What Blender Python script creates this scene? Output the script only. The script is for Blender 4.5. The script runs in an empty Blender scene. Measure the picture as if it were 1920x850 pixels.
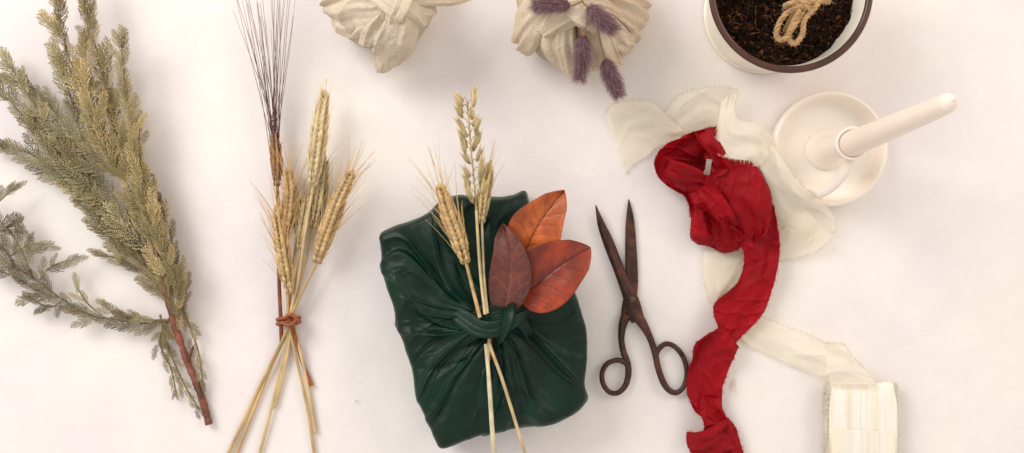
import bpy, math, random
import numpy as np
random.seed(7); rng=np.random.default_rng(7)
U=0.0005; D=1600.0
def R(px,py,h=0.0):
    f=1-h/D
    return np.array([(px-960)*f,(425-py)*f,float(h)])
def lin(c):
    c=np.array(c,float)/255.0
    return np.where(c<=0.04045,c/12.92,((c+0.055)/1.055)**2.4)
_tab=rng.random((256,256))
def vn(x,y,seed=0):
    x=np.asarray(x,float)+seed*17.31; y=np.asarray(y,float)+seed*9.77
    xi=np.floor(x).astype(int); yi=np.floor(y).astype(int)
    fx=x-xi; fy=y-yi
    fx=fx*fx*(3-2*fx); fy=fy*fy*(3-2*fy)
    a=_tab[xi%256,yi%256]; b=_tab[(xi+1)%256,yi%256]; c=_tab[xi%256,(yi+1)%256]; d=_tab[(xi+1)%256,(yi+1)%256]
    return ((a*(1-fx)+b*fx)*(1-fy)+(c*(1-fx)+d*fx)*fy)*2-1
def ridge(x,y,seed=0,p=3):
    return (1-np.abs(vn(x,y,seed)))**p
def cr(P,n=8,closed=False):
    P=np.array(P,float); k=len(P)
    out=[]
    segs=k if closed else k-1
    for i in range(segs):
        if closed: p0,p1,p2,p3=P[(i-1)%k],P[i],P[(i+1)%k],P[(i+2)%k]
        else: p0,p1,p2,p3=P[max(i-1,0)],P[i],P[i+1],P[min(i+2,k-1)]
        for j in range(n):
            t=j/n
            out.append(0.5*((2*p1)+(-p0+p2)*t+(2*p0-5*p1+4*p2-p3)*t*t+(-p0+3*p1-3*p2+p3)*t**3))
    if not closed: out.append(P[-1])
    return np.array(out)
def unit(v):
    v=np.asarray(v,float); return v/(np.linalg.norm(v)+1e-12)

class MB:
    def __init__(s): s.V=[];s.F=[];s.C=[];s.n=0
    def add(s,V,F,col):
        V=np.asarray(V,float); k=len(V)
        col=np.asarray(col,float)
        if col.ndim==1: col=np.tile(col,(k,1))
        s.V.append(V); s.C.append(col)
        if isinstance(F,np.ndarray): s.F.extend((F+s.n).tolist())
        else: s.F.extend([[a+s.n for a in f] for f in F])
        s.n+=k
def grid_faces(a,b,wrap=False):
    i=np.arange(a-1)[:,None]; j=np.arange(b if wrap else b-1)[None,:]
    j2=(j+1)%b
    return np.stack([i*b+j,i*b+j2,(i+1)*b+j2,(i+1)*b+j],-1).reshape(-1,4)

def link(o): bpy.context.scene.collection.objects.link(o)
ORG={}
def top(o,label,cat,group=None):
    o["label"]=label; o["category"]=cat
    if group: o["group"]=group
def empty(name,org,label,cat,group=None):
    o=bpy.data.objects.new(name,None); o.empty_display_size=0.01; link(o)
    org=np.array(org,float)*U; o.location=org; ORG[o.name]=org
    top(o,label,cat,group); return o
def mk(name,mb,mat,parent=None,smooth=True,label=None,cat=None,group=None):
    V=np.concatenate(mb.V)*U; C=np.concatenate(mb.C)
    if parent is None:
        org=np.array([(V[:,0].min()+V[:,0].max())/2,(V[:,1].min()+V[:,1].max())/2,max(V[:,2].min(),0)])
    else: org=ORG[parent.name]
    me=bpy.data.meshes.new(name); me.from_pydata((V-org).tolist(),[],mb.F); 
    at=me.color_attributes.new("Col",'FLOAT_COLOR','POINT')
    at.data.foreach_set("color",np.concatenate([C,np.ones((len(C),1))],1).ravel().astype(np.float32))
    if smooth: me.polygons.foreach_set("use_smooth",[True]*len(me.polygons))
    me.materials.append(mat); me.update()
    o=bpy.data.objects.new(name,me); link(o); ORG[o.name]=org
    if parent is None: o.location=org
    else: o.parent=parent
    if label: o["label"]=label
    if cat: o["category"]=cat
    if group: o["group"]=group
    return o

def tube(mb,pts,rad,col,n=8,prof=None,flat=1.0,cap=True,up=(0,0,1)):
    pts=np.asarray(pts,float); k=len(pts)
    rad=np.full(k,rad,float) if np.isscalar(rad) else np.asarray(rad,float)
    T=np.gradient(pts,axis=0); T/= (np.linalg.norm(T,axis=1,keepdims=True)+1e-9)
    upv=np.array(up,float)
    nr=upv-T[0]*np.dot(upv,T[0])
    if np.linalg.norm(nr)<0.1: nr=np.array([1.,0,0])-T[0]*T[0][0]
    nr=unit(nr); N=[]
    for i in range(k):
        nr=unit(nr-T[i]*np.dot(nr,T[i])); N.append(nr)
    N=np.array(N); B=np.cross(T,N)
    ph=np.arange(n)/n*2*math.pi
    rr=rad[:,None]*np.ones((1,n))
    if prof is not None: rr=rr*prof(ph[None,:],np.linspace(0,1,k)[:,None])
    V=pts[:,None,:]+N[:,None,:]*(rr*np.sin(ph)*flat)[...,None]+B[:,None,:]*(rr*np.cos(ph))[...,None]
    F=grid_faces(k,n,True)
    V=V.reshape(-1,3)
    col=np.asarray(col,float)
    if col.ndim==2 and len(col)==k: col=np.repeat(col,n,0)
    F=F.tolist()
    if cap: F.append(list(range(n))[::-1]); F.append([(k-1)*n+j for j in range(n)])
    mb.add(V,F,col)
def lathe(mb,c,prof,col,n=96,wob=0.0):
    prof=np.array(prof,float); k=len(prof); ph=np.arange(n)/n*2*math.pi
    V=np.stack([c[0]+prof[:,0:1]*np.cos(ph),c[1]+prof[:,0:1]*np.sin(ph),c[2]+prof[:,1:2]+0*ph[None,:]],-1)
    mb.add(V.reshape(-1,3),grid_faces(k,n,True),col)

# ---------------- materials ----------------
def mat(name,attr=True,color=(200,200,200),rough=0.6,var=0.25,nscale=60,bump=0.0,bscale=400,sheen=0,stretch=(1,1,1),trans=0,alpha=1.0,coat=0,metal=0,sss=0,bump2=0,b2scale=60,spec=0.5,sheentint=None,varcol=None,weave=0,srough=.4):
    m=bpy.data.materials.new(name); m.use_nodes=True; nt=m.node_tree; N=nt.nodes; L=nt.links
    b=N["Principled BSDF"]; out=N["Material Output"]
    tc=N.new("ShaderNodeTexCoord"); mp=N.new("ShaderNodeMapping"); mp.inputs["Scale"].default_value=stretch
    L.new(tc.outputs["Object"],mp.inputs[0])
    ns=N.new("ShaderNodeTexNoise"); ns.inputs["Scale"].default_value=nscale; ns.inputs["Detail"].default_value=6
    L.new(mp.outputs[0],ns.inputs["Vector"])
    mr=N.new("ShaderNodeMapRange"); mr.inputs[1].default_value=0.3; mr.inputs[2].default_value=0.7
    mr.inputs[3].default_value=1-var; mr.inputs[4].default_value=1+var*0.6
    L.new(ns.outputs[0],mr.inputs[0])
    mx=N.new("ShaderNodeMix"); mx.data_type='RGBA'; mx.blend_type='MULTIPLY'; mx.inputs[0].default_value=1
    if attr:
        a=N.new("ShaderNodeAttribute"); a.attribute_name="Col"; src=a.outputs["Color"]; L.new(src,mx.inputs[6])
    else:
        mx.inputs[6].default_value=(*lin(color),1)
    L.new(mr.outputs[0],mx.inputs[7])
    colout=mx.outputs[2]
    if varcol is not None:
        n3=N.new("ShaderNodeTexNoise"); n3.inputs["Scale"].default_value=varcol[1]; n3.inputs["Detail"].default_value=4
        L.new(mp.outputs[0],n3.inputs["Vector"])
        r3=N.new("ShaderNodeMapRange"); r3.inputs[1].default_value=varcol[2]; r3.inputs[2].default_value=varcol[2]+0.12; r3.inputs[4].default_value=varcol[3]
        L.new(n3.outputs[0],r3.inputs[0])
        m3=N.new("ShaderNodeMix"); m3.data_type='RGBA'; L.new(r3.outputs[0],m3.inputs[0]); L.new(colout,m3.inputs[6]); m3.inputs[7].default_value=(*lin(varcol[0]),1)
        colout=m3.outputs[2]
    L.new(colout,b.inputs["Base Color"])
    b.inputs["Roughness"].default_value=rough; b.inputs["Metallic"].default_value=metal
    b.inputs["Specular IOR Level"].default_value=spec
    b.inputs["Sheen Weight"].default_value=sheen; b.inputs["Sheen Roughness"].default_value=srough
    if sheentint: b.inputs["Sheen Tint"].default_value=(*lin(sheentint),1)
    b.inputs["Coat Weight"].default_value=coat; b.inputs["Coat Roughness"].default_value=0.15
    if sss:
        b.inputs["Subsurface Weight"].default_value=sss; b.inputs["Subsurface Scale"].default_value=0.004
        b.inputs["Subsurface Radius"].default_value=(1,0.7,0.5)
    nrm=None
    def bumpnode(h,st,dist,prev):
        bp=N.new("ShaderNodeBump"); bp.inputs["Strength"].default_value=st; bp.inputs["Distance"].default_value=dist
        L.new(h,bp.inputs["Height"])
        if prev: L.new(prev.outputs[0],bp.inputs["Normal"])
        return bp
    if bump2>0:
        nb=N.new("ShaderNodeTexNoise"); nb.inputs["Scale"].default_value=b2scale; nb.inputs["Detail"].default_value=3; nb.inputs["Distortion"].default_value=1.2
        L.new(mp.outputs[0],nb.inputs["Vector"])
        nrm=bumpnode(nb.outputs[0],bump2,0.003,nrm)
    if bump>0:
        nb=N.new("ShaderNodeTexNoise"); nb.inputs["Scale"].default_value=bscale; nb.inputs["Detail"].default_value=4
        L.new(mp.outputs[0],nb.inputs["Vector"])
        nrm=bumpnode(nb.outputs[0],bump,0.001,nrm)
    if weave>0:
        for st in ((1,.1,.6),(.1,1,.6)):
            mq=N.new("ShaderNodeMapping"); mq.inputs["Scale"].default_value=st; L.new(tc.outputs["Object"],mq.inputs[0])
            nb=N.new("ShaderNodeTexNoise"); nb.inputs["Scale"].default_value=1100; nb.inputs["Detail"].default_value=2
            L.new(mq.outputs[0],nb.inputs["Vector"]); nrm=bumpnode(nb.outputs[0],weave,0.0008,nrm)
    if nrm: L.new(nrm.outputs[0],b.inputs["Normal"])
    sh=b.outputs[0]
    if trans>0:
        tr=N.new("ShaderNodeBsdfTranslucent"); L.new(colout,tr.inputs[0])
        ms=N.new("ShaderNodeMixShader"); ms.inputs[0].default_value=trans
        L.new(sh,ms.inputs[1]); L.new(tr.outputs[0],ms.inputs[2]); sh=ms.outputs[0]
    if alpha<1:
        tp=N.new("ShaderNodeBsdfTransparent"); ms=N.new("ShaderNodeMixShader"); tp.inputs[0].default_value=(1,.985,.95,1)
        na=N.new("ShaderNodeTexNoise"); na.inputs["Scale"].default_value=60; na.inputs["Detail"].default_value=5
        L.new(tc.outputs["Object"],na.inputs["Vector"])
        ra=N.new("ShaderNodeMapRange"); ra.inputs[1].default_value=0.35; ra.inputs[2].default_value=0.65
        ra.inputs[3].default_value=max(0,alpha-0.03); ra.inputs[4].default_value=min(1,alpha+0.03)
        L.new(na.outputs[0],ra.inputs[0]); L.new(ra.outputs[0],ms.inputs[0])
        L.new(tp.outputs[0],ms.inputs[1]); L.new(sh,ms.inputs[2]); sh=ms.outputs[0]
    L.new(sh,out.inputs[0])
    return m

def cloth_table_mat():
    m=bpy.data.materials.new("white_linen_tablecloth"); m.use_nodes=True; nt=m.node_tree; N=nt.nodes; L=nt.links
    b=N["Principled BSDF"]; tc=N.new("ShaderNodeTexCoord")
    def noise(scale,det,st=(1,1,1)):
        mp=N.new("ShaderNodeMapping"); mp.inputs["Scale"].default_value=st; L.new(tc.outputs["Object"],mp.inputs[0])
        n=N.new("ShaderNodeTexNoise"); n.inputs["Scale"].default_value=scale; n.inputs["Detail"].default_value=det
        L.new(mp.outputs[0],n.inputs["Vector"]); return n.outputs[0]
    big=noise(6,6)
    cr_=N.new("ShaderNodeValToRGB"); e=cr_.color_ramp.elements
    e[0].position=0.36; e[0].color=(*lin((240,231,229)),1); e[1].position=0.64; e[1].color=(*lin((246,239,229)),1)
    L.new(big,cr_.inputs[0])
    t1=noise(480,3,(1,0.2,1)); t2=noise(480,3,(0.2,1,1)); t3=noise(30,6)
    ad=N.new("ShaderNodeMath"); ad.operation='ADD'; L.new(t1,ad.inputs[0]); L.new(t2,ad.inputs[1])
    ad2=N.new("ShaderNodeMath"); ad2.operation='MULTIPLY_ADD'; L.new(t3,ad2.inputs[0]); ad2.inputs[1].default_value=2.2; L.new(ad.outputs[0],ad2.inputs[2])
    mr=N.new("ShaderNodeMapRange"); mr.inputs[1].default_value=1.65; mr.inputs[2].default_value=2.55; mr.inputs[3].default_value=0.968; mr.inputs[4].default_value=1.012
    L.new(ad2.outputs[0],mr.inputs[0])
    mx=N.new("ShaderNodeMix"); mx.data_type='RGBA'; mx.blend_type='MULTIPLY'; mx.inputs[0].default_value=1
    L.new(cr_.outputs[0],mx.inputs[6]); L.new(mr.outputs[0],mx.inputs[7]); L.new(mx.outputs[2],b.inputs["Base Color"])
    b.inputs["Roughness"].default_value=0.9; b.inputs["Specular IOR Level"].default_value=0.15
    bp0=N.new("ShaderNodeBump"); bp0.inputs["Strength"].default_value=0.5; bp0.inputs["Distance"].default_value=0.004
    L.new(noise(16,6),bp0.inputs["Height"])
    bp=N.new("ShaderNodeBump"); bp.inputs["Strength"].default_value=0.12; bp.inputs["Distance"].default_value=0.0005
    L.new(ad.outputs[0],bp.inputs["Height"]); L.new(bp0.outputs[0],bp.inputs["Normal"]); L.new(bp.outputs[0],b.inputs["Normal"])
    return m

M_table=cloth_table_mat()
M_cedar=mat("dried_cypress_foliage",rough=0.85,var=0.2,nscale=50,trans=0.12,spec=.1)
M_bark=mat("reddish_bark",rough=0.7,var=0.4,nscale=90,bump=0.7,bscale=300)
M_straw=mat("dry_straw",rough=0.5,var=0.15,nscale=90,trans=0.12)
M_ear=mat("wheat_grain",rough=0.55,var=0.15,nscale=160,trans=0.15)
M_leather=mat("brown_leather",rough=0.5,var=0.3,nscale=150,bump=0.3)
M_green=mat("dark_green_velvet",rough=0.42,var=0.5,nscale=30,bump=0.3,bscale=1000,bump2=0.32,b2scale=42,spec=0.3,sheen=.14,sheentint=(40,180,110),srough=.3)
M_linen=mat("oatmeal_linen",rough=0.95,var=0.1,nscale=400,bump=0.5,bscale=900,spec=0.1,bump2=0.25,b2scale=60,varcol=((150,124,98),1000,0.62,0.35),weave=.8)
M_red=mat("red_silk",rough=0.52,var=0.25,nscale=40,bump=0.3,bscale=900,spec=0.18,trans=0.03,bump2=0.4,b2scale=55,weave=.25)
M_cream=mat("cream_silk_gauze",rough=0.9,var=0.01,nscale=60,bump=0.2,bscale=900,trans=0.15,alpha=0.58,spec=0.03,bump2=0.2,b2scale=45,weave=.2)
M_cream2=mat("cream_silk_wound",rough=0.9,var=0.05,nscale=260,bump=0.6,bscale=500,trans=0.05,spec=0.05,stretch=(1,.07,.07),weave=.2)
M_iron=mat("rusty_iron",rough=0.42,var=0.45,nscale=110,bump=0.4,bscale=350,metal=0.55,varcol=((112,66,48),90,0.5,0.65))
M_ceramic=mat("cream_ceramic",rough=0.3,var=0.02,nscale=30,coat=0.2,sss=0.15)
M_wax=mat("ivory_wax",rough=0.45,var=0.02,nscale=30,sss=0.35)
M_pot=mat("glazed_pot",rough=0.28,var=0.06,nscale=40,coat=0.3)
M_rim=mat("brown_glazed_rim",rough=0.38,var=0.35,nscale=60,coat=0.15,bump2=0.1)
M_soil=mat("potting_soil",rough=0.95,var=0.5,nscale=250,bump=0.8,bscale=500,spec=.1)
M_twine=mat("jute_twine",rough=0.9,var=0.3,nscale=300,bump=0.6,bscale=700)
M_leaf=mat("autumn_leaf",rough=0.36,var=0.35,nscale=45,bump=0.2,bscale=450,trans=0.04,spec=0.45,bump2=.12,b2scale=60,varcol=((104,44,28),80,.56,.35))
M_purple=mat("purple_grass_fluff",rough=0.85,var=0.15,nscale=200,trans=0.2)
M_petal=mat("pink_petal",rough=0.7,var=0.1,trans=0.3)

# ---------------- tablecloth ----------------
mb=MB(); nx,ny=320,220
X,Y=np.meshgrid(np.linspace(-2400,2400,nx),np.linspace(-1700,1700,ny),indexing='ij')
Z=1.6*vn(X/260,Y/210,1)+0.8*vn(X/90,Y/110,2)-2.4
mb.add(np.stack([X,Y,Z],-1).reshape(-1,3),grid_faces(nx,ny),lin((238,232,230)))
for f in mb.F: f.reverse()
t=mk("tablecloth",mb,M_table); t["kind"]="structure"

# ---------------- cypress ----------------
SV=np.array([[0,0,0]]+[[0.42,math.cos(a),math.sin(a)] for a in (0,math.pi/2,math.pi,1.5*math.pi)]+[[1,0,0]],float)
SF=np.array([[0,2,1],[0,3,2],[0,4,3],[0,1,4],[1,2,5],[2,3,5],[3,4,5],[4,1,5]])
def frond_tpl(seed,L=100.0,nb=14,wid=30.0):
    r=np.random.default_rng(seed); Vs=[];Fs=[];Cs=[];n=0
    def sp(p,ang,l,w,tilt,c):
        nonlocal n
        d=np.array([math.cos(ang)*math.cos(tilt),math.sin(ang)*math.cos(tilt),math.sin(tilt)])
        s=unit(np.cross([0,0,1],d)); u=np.cross(d,s)
        V=p+SV[:,0:1]*l*d+SV[:,1:2]*w*s+SV[:,2:3]*w*0.7*u
        Vs.append(V);Fs.append(SF+n);Cs.append(np.full((6,1),c)); n+=6
        return p+d*l
    for i in range(int(L/7)):
        sp(np.array([i*7.0,0,0]),r.normal(0,.06),11,2.2,0,0.85)
    for i in range(nb):
        t=(i+0.5)/nb
        for sd in (1,-1):
            x=t*L+sd*L/nb*.25
            bl=wid*(1-t)**0.75*(0.6+0.5*min(1,t*4))*r.uniform(.7,1.2)+8
            ang=sd*(r.uniform(0.6,0.85)); p=np.array([x,0,0]); tilt=r.uniform(-.06,.1)
            k=max(2,int(round(bl/5.2))); cur=ang
            for j in range(k):
                q=sp(p,cur,bl/k*1.5,2.2*(1-0.25*j/k),tilt,0.62+0.62*(j+1)/k+r.uniform(-.06,.06))
                if 0<j<k:
                    for s2 in (1,-1):
                        if r.random()<.7: sp(p+(q-p)*.1,cur+s2*r.uniform(.55,.7),r.uniform(5,7.5)*(1.15-.5*j/k),1.6,tilt,0.95+r.uniform(-.1,.25))
                cur-=sd*0.06; p=p+(q-p)/1.5
    sp(np.array([L,0,0]),0,9,1.8,0,1.2)
    return np.concatenate(Vs),np.concatenate(Fs),np.concatenate(Cs)
FT=[frond_tpl(s,100,nb,w) for s,w,nb in ((1,34,9),(2,42,9),(3,30,10),(4,46,8),(5,38,9))]
def place_frond(mb,p,ang,scale,h,tilt,roll,col,bend=0.0):
    V,F,C=FT[random.randrange(5)]
    V=V.copy()*scale
    x=V[:,0]; 
    V[:,1]+=bend*x*x/100.0
    V[:,2]+= -0.0012*x*x/scale*0.6
    ca,sa=math.cos(roll),math.sin(roll)
    y=V[:,1]*ca-V[:,2]*sa; z=V[:,1]*sa+V[:,2]*ca; V[:,1],V[:,2]=y,z
    ct,st=math.cos(tilt),math.sin(tilt)
    x2=V[:,0]*ct-V[:,2]*st; z2=V[:,0]*st+V[:,2]*ct; V[:,0],V[:,2]=x2,z2
    c,s=math.cos(ang),math.sin(ang)
    W=np.stack([V[:,0]*c-V[:,1]*s+p[0],V[:,0]*s+V[:,1]*c+p[1],V[:,2]+p[2]],-1)
    W[:,2]=np.maximum(W[:,2],1.0+0.1*(W[:,2]))
    mb.add(W,F,np.clip(C*np.asarray(col)[None,:],0,1))
def cypress_axis(mb,mbs,pts,h0,h1,fl,step,c1,c2,ang_off=0.4,stemr=2.2,tipscale=0.6,stemcol=(140,118,80)):
    step=step*1.12
    P=cr(np.array([R(*q,h0+(h1-h0)*i/(len(pts)-1)) for i,q in enumerate(pts)]),12)
    T=np.gradient(P,axis=0); k=len(P)
    sd=1
    seglen=np.linalg.norm(np.diff(P,axis=0),axis=1); cum=np.concatenate([[0],np.cumsum(seglen)]); Lt=cum[-1]
    tube(mbs,P,np.linspace(stemr,1.2,k),lin(stemcol),8)
    d=step*0.4
    while d<Lt:
        i=min(int(np.searchsorted(cum,d)),k-1); t=d/Lt
        a=math.atan2(T[i][1],T[i][0]); m=random.random()
        col=lin(c1)*(1-m)+lin(c2)*m; col=col*random.uniform(.62,1.2)
        sc=fl*(1-(1-tipscale)*t)*random.uniform(.7,1.15)/100
        place_frond(mb,P[i]+np.array([0,0,random.uniform(0,14)]),a+sd*(ang_off+random.uniform(-.34,.22)),sc,0,random.uniform(-.04,.1),random.uniform(-.2,.2),col,bend=-sd*random.uniform(-.05,.3))
        sd=-sd if random.random()<.85 else sd; d+=step*random.uniform(.7,1.3)
    a=math.atan2(T[-1][1],T[-1][0])
    place_frond(mb,P[-3],a,fl*tipscale*1.1/100,0,0,0.1,(lin(c1)+lin(c2))/2)
OL=(188,168,122); OL2=(208,186,132); GR=(186,176,138); DK=(156,142,104)
mb=MB(); mbs=MB()
axes=[
 ([(330,580),(290,455),(248,330),(215,210),(180,90),(150,-30)],28,55,84,13,OL,OL2),
 ([(300,470),(275,360),(252,260),(235,160),(228,85)],40,60,66,12,OL2,OL),
 ([(318,560),(300,440),(262,330),(262,240)],45,50,62,12,OL,OL2),
 ([(235,330),(180,220),(130,110),(105,0)],35,50,72,12,OL2,OL),
 ([(245,360),(190,250),(160,130),(168,40),(160,-20)],45,62,62,13,OL2,OL),
 ([(290,480),(220,400),(140,330),(70,250),(15,185)],22,30,84,13,GR,OL),
 ([(200,380),(130,290),(60,190),(20,125)],26,35,74,13,GR,OL),
 ([(160,300),(110,220),(60,165),(10,150)],26,35,64,13,GR,GR),
 ([(200,390),(120,335),(60,290),(14,275)],12,18,70,12,GR,DK),
 ([(270,480),(210,430),(170,395),(150,330)],14,28,68,13,DK,GR),
 ([(300,520),(250,480),(205,440),(175,395)],12,20,62,12,DK,OL),
 ([(320,560),(280,520),(235,490),(200,480)],10,14,50,12,DK,OL),
 ([(335,600),(335,540),(310,470),(275,420)],40,55,54,12,OL,DK),
 ([(215,330),(160,270),(135,190),(110,110)],30,45,66,13,OL,GR),
 ([(345,600),(330,530),(322,450),(300,380)],20,30,44,12,DK,OL),
 ([(300,590),(315,650),(345,720),(372,765)],12,8,36,13,DK,OL),
 ([(335,560),(355,610),(372,660),(380,715)],14,8,36,13,DK,OL),
 ([(322,590),(300,640),(320,690),(330,735)],10,6,32,13,DK,OL),
 ([(328,600),(345,570),(350,540),(352,530)],14,12,32,11,DK,OL),
]
for a in axes: cypress_axis(mb,mbs,*a)
cyp=empty("cypress_branch",R(330,570),"dried olive green cypress branch with cut reddish stem on white cloth","branch")
mk("foliage",mb,M_cedar,cyp)
st=cr([np.append(R(x,y,h),r) for x,y,h,r in [(392,796,7,7),(378,745,7,6.6),(352,680,9,6.6),(328,610,16,6.5),(305,520,28,6),(275,400,36,5),(225,270,40,4),(190,180,42,3)]],14)
c=np.array([lin((132,78,60))*(0.8+0.5*random.random()) for _ in range(len(st))])
tube(mbs,st[:,:3],st[:,3]*(1+0.08*rng.standard_normal(len(st))),c,12)
for x,y,x2,y2 in [(352,680,362,650),(335,625,318,600),(378,745,370,725)]:
    tube(mbs,cr([R(x,y,12),R((x+x2)/2,(y+y2)/2,18),R(x2,y2,16)],5),np.linspace(4,2,11),lin((105,70,50)),6)
mk("stem",mbs,M_bark,cyp)
mb=MB(); mbs=MB()
PG=(168,160,128); PB=(160,146,120)
for a in [([(312,604),(270,606),(220,600),(165,590),(115,560),(60,520),(-10,480)],10,25,50,14,PG,PB,0.4,2.4,0.9,(130,98,82)),
 ([(310,600),(275,600),(240,592)],14,16,42,12,PG,OL,0.4,2),
 ([(115,560),(70,545),(30,520),(0,510)],16,18,54,15,PG,PB,0.45,2),
 ([(60,520),(40,470),(15,430),(-20,400)],25,40,60,15,PG,PB,0.45,2.0,0.8,(130,96,86)),
 ([(30,500),(10,470),(-10,450),(-30,440)],25,40,60,15,PG,PB,0.45,2.0,0.8,(130,96,86)),
 ([(75,525),(90,505),(115,492),(135,488)],30,30,46,12,PG,PB,0.45,1.6),
 ([(20,480),(50,462),(70,457),(82,460)],30,36,46,12,PG,PB,0.45,1.6),
 ([(-10,385),(5,372),(16,362),(24,356)],30,36,44,12,PG,PB,0.45,1.6),
 ([(190,592),(165,570),(150,548),(146,540)],12,20,44,11,PG,OL,0.45,1.6),
 ([(250,602),(225,590),(208,583),(200,578)],12,20,40,11,PG,OL,0.45,1.6),
 ([(-10,440),(20,425),(32,422),(40,430)],30,36,46,12,PG,PB,0.45,1.6),
 ([(120,560),(100,575),(80,572),(66,564)],12,10,40,12,PG,PB,0.45,1.6),
 ]: cypress_axis(mb,mbs,*a)
cs=empty("cypress_sprig",R(150,560),"small grey green cypress sprig lying beside the branch","sprig")
mk("foliage",mb,M_cedar,cs); mk("stem",mbs,M_bark,cs)

# ---------------- grain ears ----------------
def grain(mb,p,d,L,w,col,up=None,flat=0.7,tipc=1.15):
    d=unit(d); s=np.cross([0,0,1],d)
    if np.linalg.norm(s)<.05: s=np.array([1.,0,0])
    s=unit(s); u=np.cross(d,s)
    ts=[0,.1,.26,.42,.6,.8,1.0]; rs=[.3,.75,1,.92,.6,.26,.03]; n=6
    V=[];C=[]
    for t,r in zip(ts,rs):
        for j in range(n):
            a=2*math.pi*j/n
            V.append(p+d*L*t+s*math.cos(a)*w*r+u*math.sin(a)*w*r*flat)
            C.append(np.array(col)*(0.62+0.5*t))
    mb.add(np.array(V),grid_faces(len(ts),n,True),np.clip(C,0,1))
    return p+d*L
def hair(mb,p,d,L,r,col,curve=None,seg=5,colt=None):
    d=unit(d); curve=np.zeros(3) if curve is None else curve
    t=np.linspace(0,1,seg)[:,None]
    pts=p+d*L*t+curve*L*t*t
    c=np.asarray(col,float)
    if colt is not None: c=c*(1-t)+np.asarray(colt,float)*t
    pts[:,2]=np.maximum(pts[:,2],1.0)
    tube(mb,pts,np.linspace(r,r*0.4,seg),c,3,cap=False)
def ear(mb,path,w,col,awn=60,awnr=0.6,spread=0.25,step=9.0,awncol=None,gl=24,awntip=None,acurve=0.12,dens=.75):
    P=cr([R(*q) for q in path],20)
    cum=np.concatenate([[0],np.cumsum(np.linalg.norm(np.diff(P,axis=0),axis=1))]); T=np.gradient(P,axis=0)
    d=0; i=0; col=lin(col); awncol=col*1.08 if awncol is None else lin(awncol)
    tube(mb,P,2.2,col*0.8,6)
    while d<cum[-1]-4:
        k=min(int(np.searchsorted(cum,d)),len(P)-1); t=d/cum[-1]; tt=unit(T[k]); s=unit(np.cross([0,0,1],tt))
        env=(0.6+0.4*min(1,t*5))*(1-0.5*max(0,(t-.55)/.45))
        for sd in (1,-1,.45,-.45):
            cc=col*random.uniform(.8,1.2)
            mid=abs(sd)<1
            if mid:
                off=s*sd*w*.2+np.array([0,0,w*0.28])+tt*step*.5; dr=tt+s*sd*.35+np.array([0,0,.16])
            else:
                off=s*sd*w*0.17*env+np.array([0,0,random.uniform(-1,w*0.12)]); dr=tt+s*sd*random.uniform(.28,.42)+np.array([0,0,random.uniform(0,.15)])
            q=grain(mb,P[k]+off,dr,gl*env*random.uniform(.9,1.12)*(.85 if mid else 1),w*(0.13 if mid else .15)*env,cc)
            if awn>0 and random.random()<(dens*.5 if mid else dens):
                s1=1 if sd>0 else -1
                dd=unit(tt*1.0+s*s1*spread*random.uniform(.3,1.7)+s*random.uniform(-.15,.15)+np.array([0,0,random.uniform(-.08,.2)]))
                hair(mb,q-unit(dr)*3,dd,awn*random.uniform(.55,1.15),awnr,awncol*random.uniform(.85,1.15),curve=s*s1*acurve*random.uniform(0,1.2)+s*random.uniform(-.06,.06),colt=None if awntip is None else lin(awntip))
        d+=step; i+=1
    for j in range(3):
        q=grain(mb,P[-3],T[-1]/np.linalg.norm(T[-1])+rng.normal(0,.12,3),gl*.7,w*.12,col)
        if awn>0: hair(mb,q,unit(T[-1])+rng.normal(0,.08,3),awn*.8,awnr,awncol)
def stem(mb,path,r0,r1,col,nodes=(),n=8):
    P=cr([R(*q) for q in path],16); k=len(P)
    r=np.linspace(r0,r1,k)
    cc=np.array([lin(col)*(0.92+0.16*vn(i*0.3,0,5)) for i in range(k)])
    tube(mb,P,r,cc,n)

ST=(222,188,130); ST2=(232,204,152); EC=(232,194,134); EC2=(244,218,166)
wb=empty("wheat_bundle",R(540,600),"bundle of dried wheat stalks tied with brown leather cord","wheat bundle")
def stalk(stempath,r,scol,earargs=None,parent=None,label=None,name="wheat_stalk",earname="ear"):
    m=MB(); stem(m,stempath,r,r*0.75,scol)
    o=mk(name,m,M_straw,parent,label=label)
    if earargs:
        e=MB(); ear(e,**earargs)
        mk(earname,e,M_ear,o)
    return o
o=stalk([(528,640,10),(526,590,16),(523,520,20),(522,430,22),(520,345,22)],4.0,(150,84,52),None,wb,"reddish stalk with long dark purple awns")
e=MB(); ear(e,[(520,350,22),(519,300,24),(516,255,26)],26,(186,138,92),awn=0,step=7,gl=22)
for i in range(34):
    y=random.uniform(250,335); x0=517+random.uniform(-6,6); u_=(i+.5)/34; xt=434+122*u_+random.uniform(-6,6); yt=random.uniform(-110,60)
    t=np.linspace(0,1,9)
    pts=np.array([R(x0+(xt-x0)*(tt**1.15)+4*math.sin(tt*3+i),y+(yt-y)*tt,24+22*tt+6*math.sin(i)) for tt in t])
    cA=lin((104,66,64)); cB=lin((186,150,128)) if i%3 else lin((122,86,88))
    tube(e,pts,np.linspace(0.72,0.36,9),np.array([cA*(1-tt)+cB*tt for tt in t]),3,cap=False)
mk("ear",e,M_ear,o)
stalk([(592,812,3),(572,700,6),(552,615,14),(545,590,18),(560,520,26),(573,430,30),(588,345,32)],3.4,ST2,dict(path=[(586,350,32),(594,290,34),(602,230,36),(609,182,38)],w=37,col=EC2,awn=20,awnr=.7,spread=.1,step=10,gl=30),wb,"pale thick wheat ear on straw stalk")
AW=dict(awnr=.68,spread=.26,step=8.5)
stalk([(428,850,3),(480,740,5),(535,625,13),(547,590,20),(570,540,26),(596,490,28)],3.2,ST,dict(path=[(594,494,28),(612,440,32),(634,380,36),(658,328,38)],w=42,col=EC,awn=66,**AW),wb)
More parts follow.
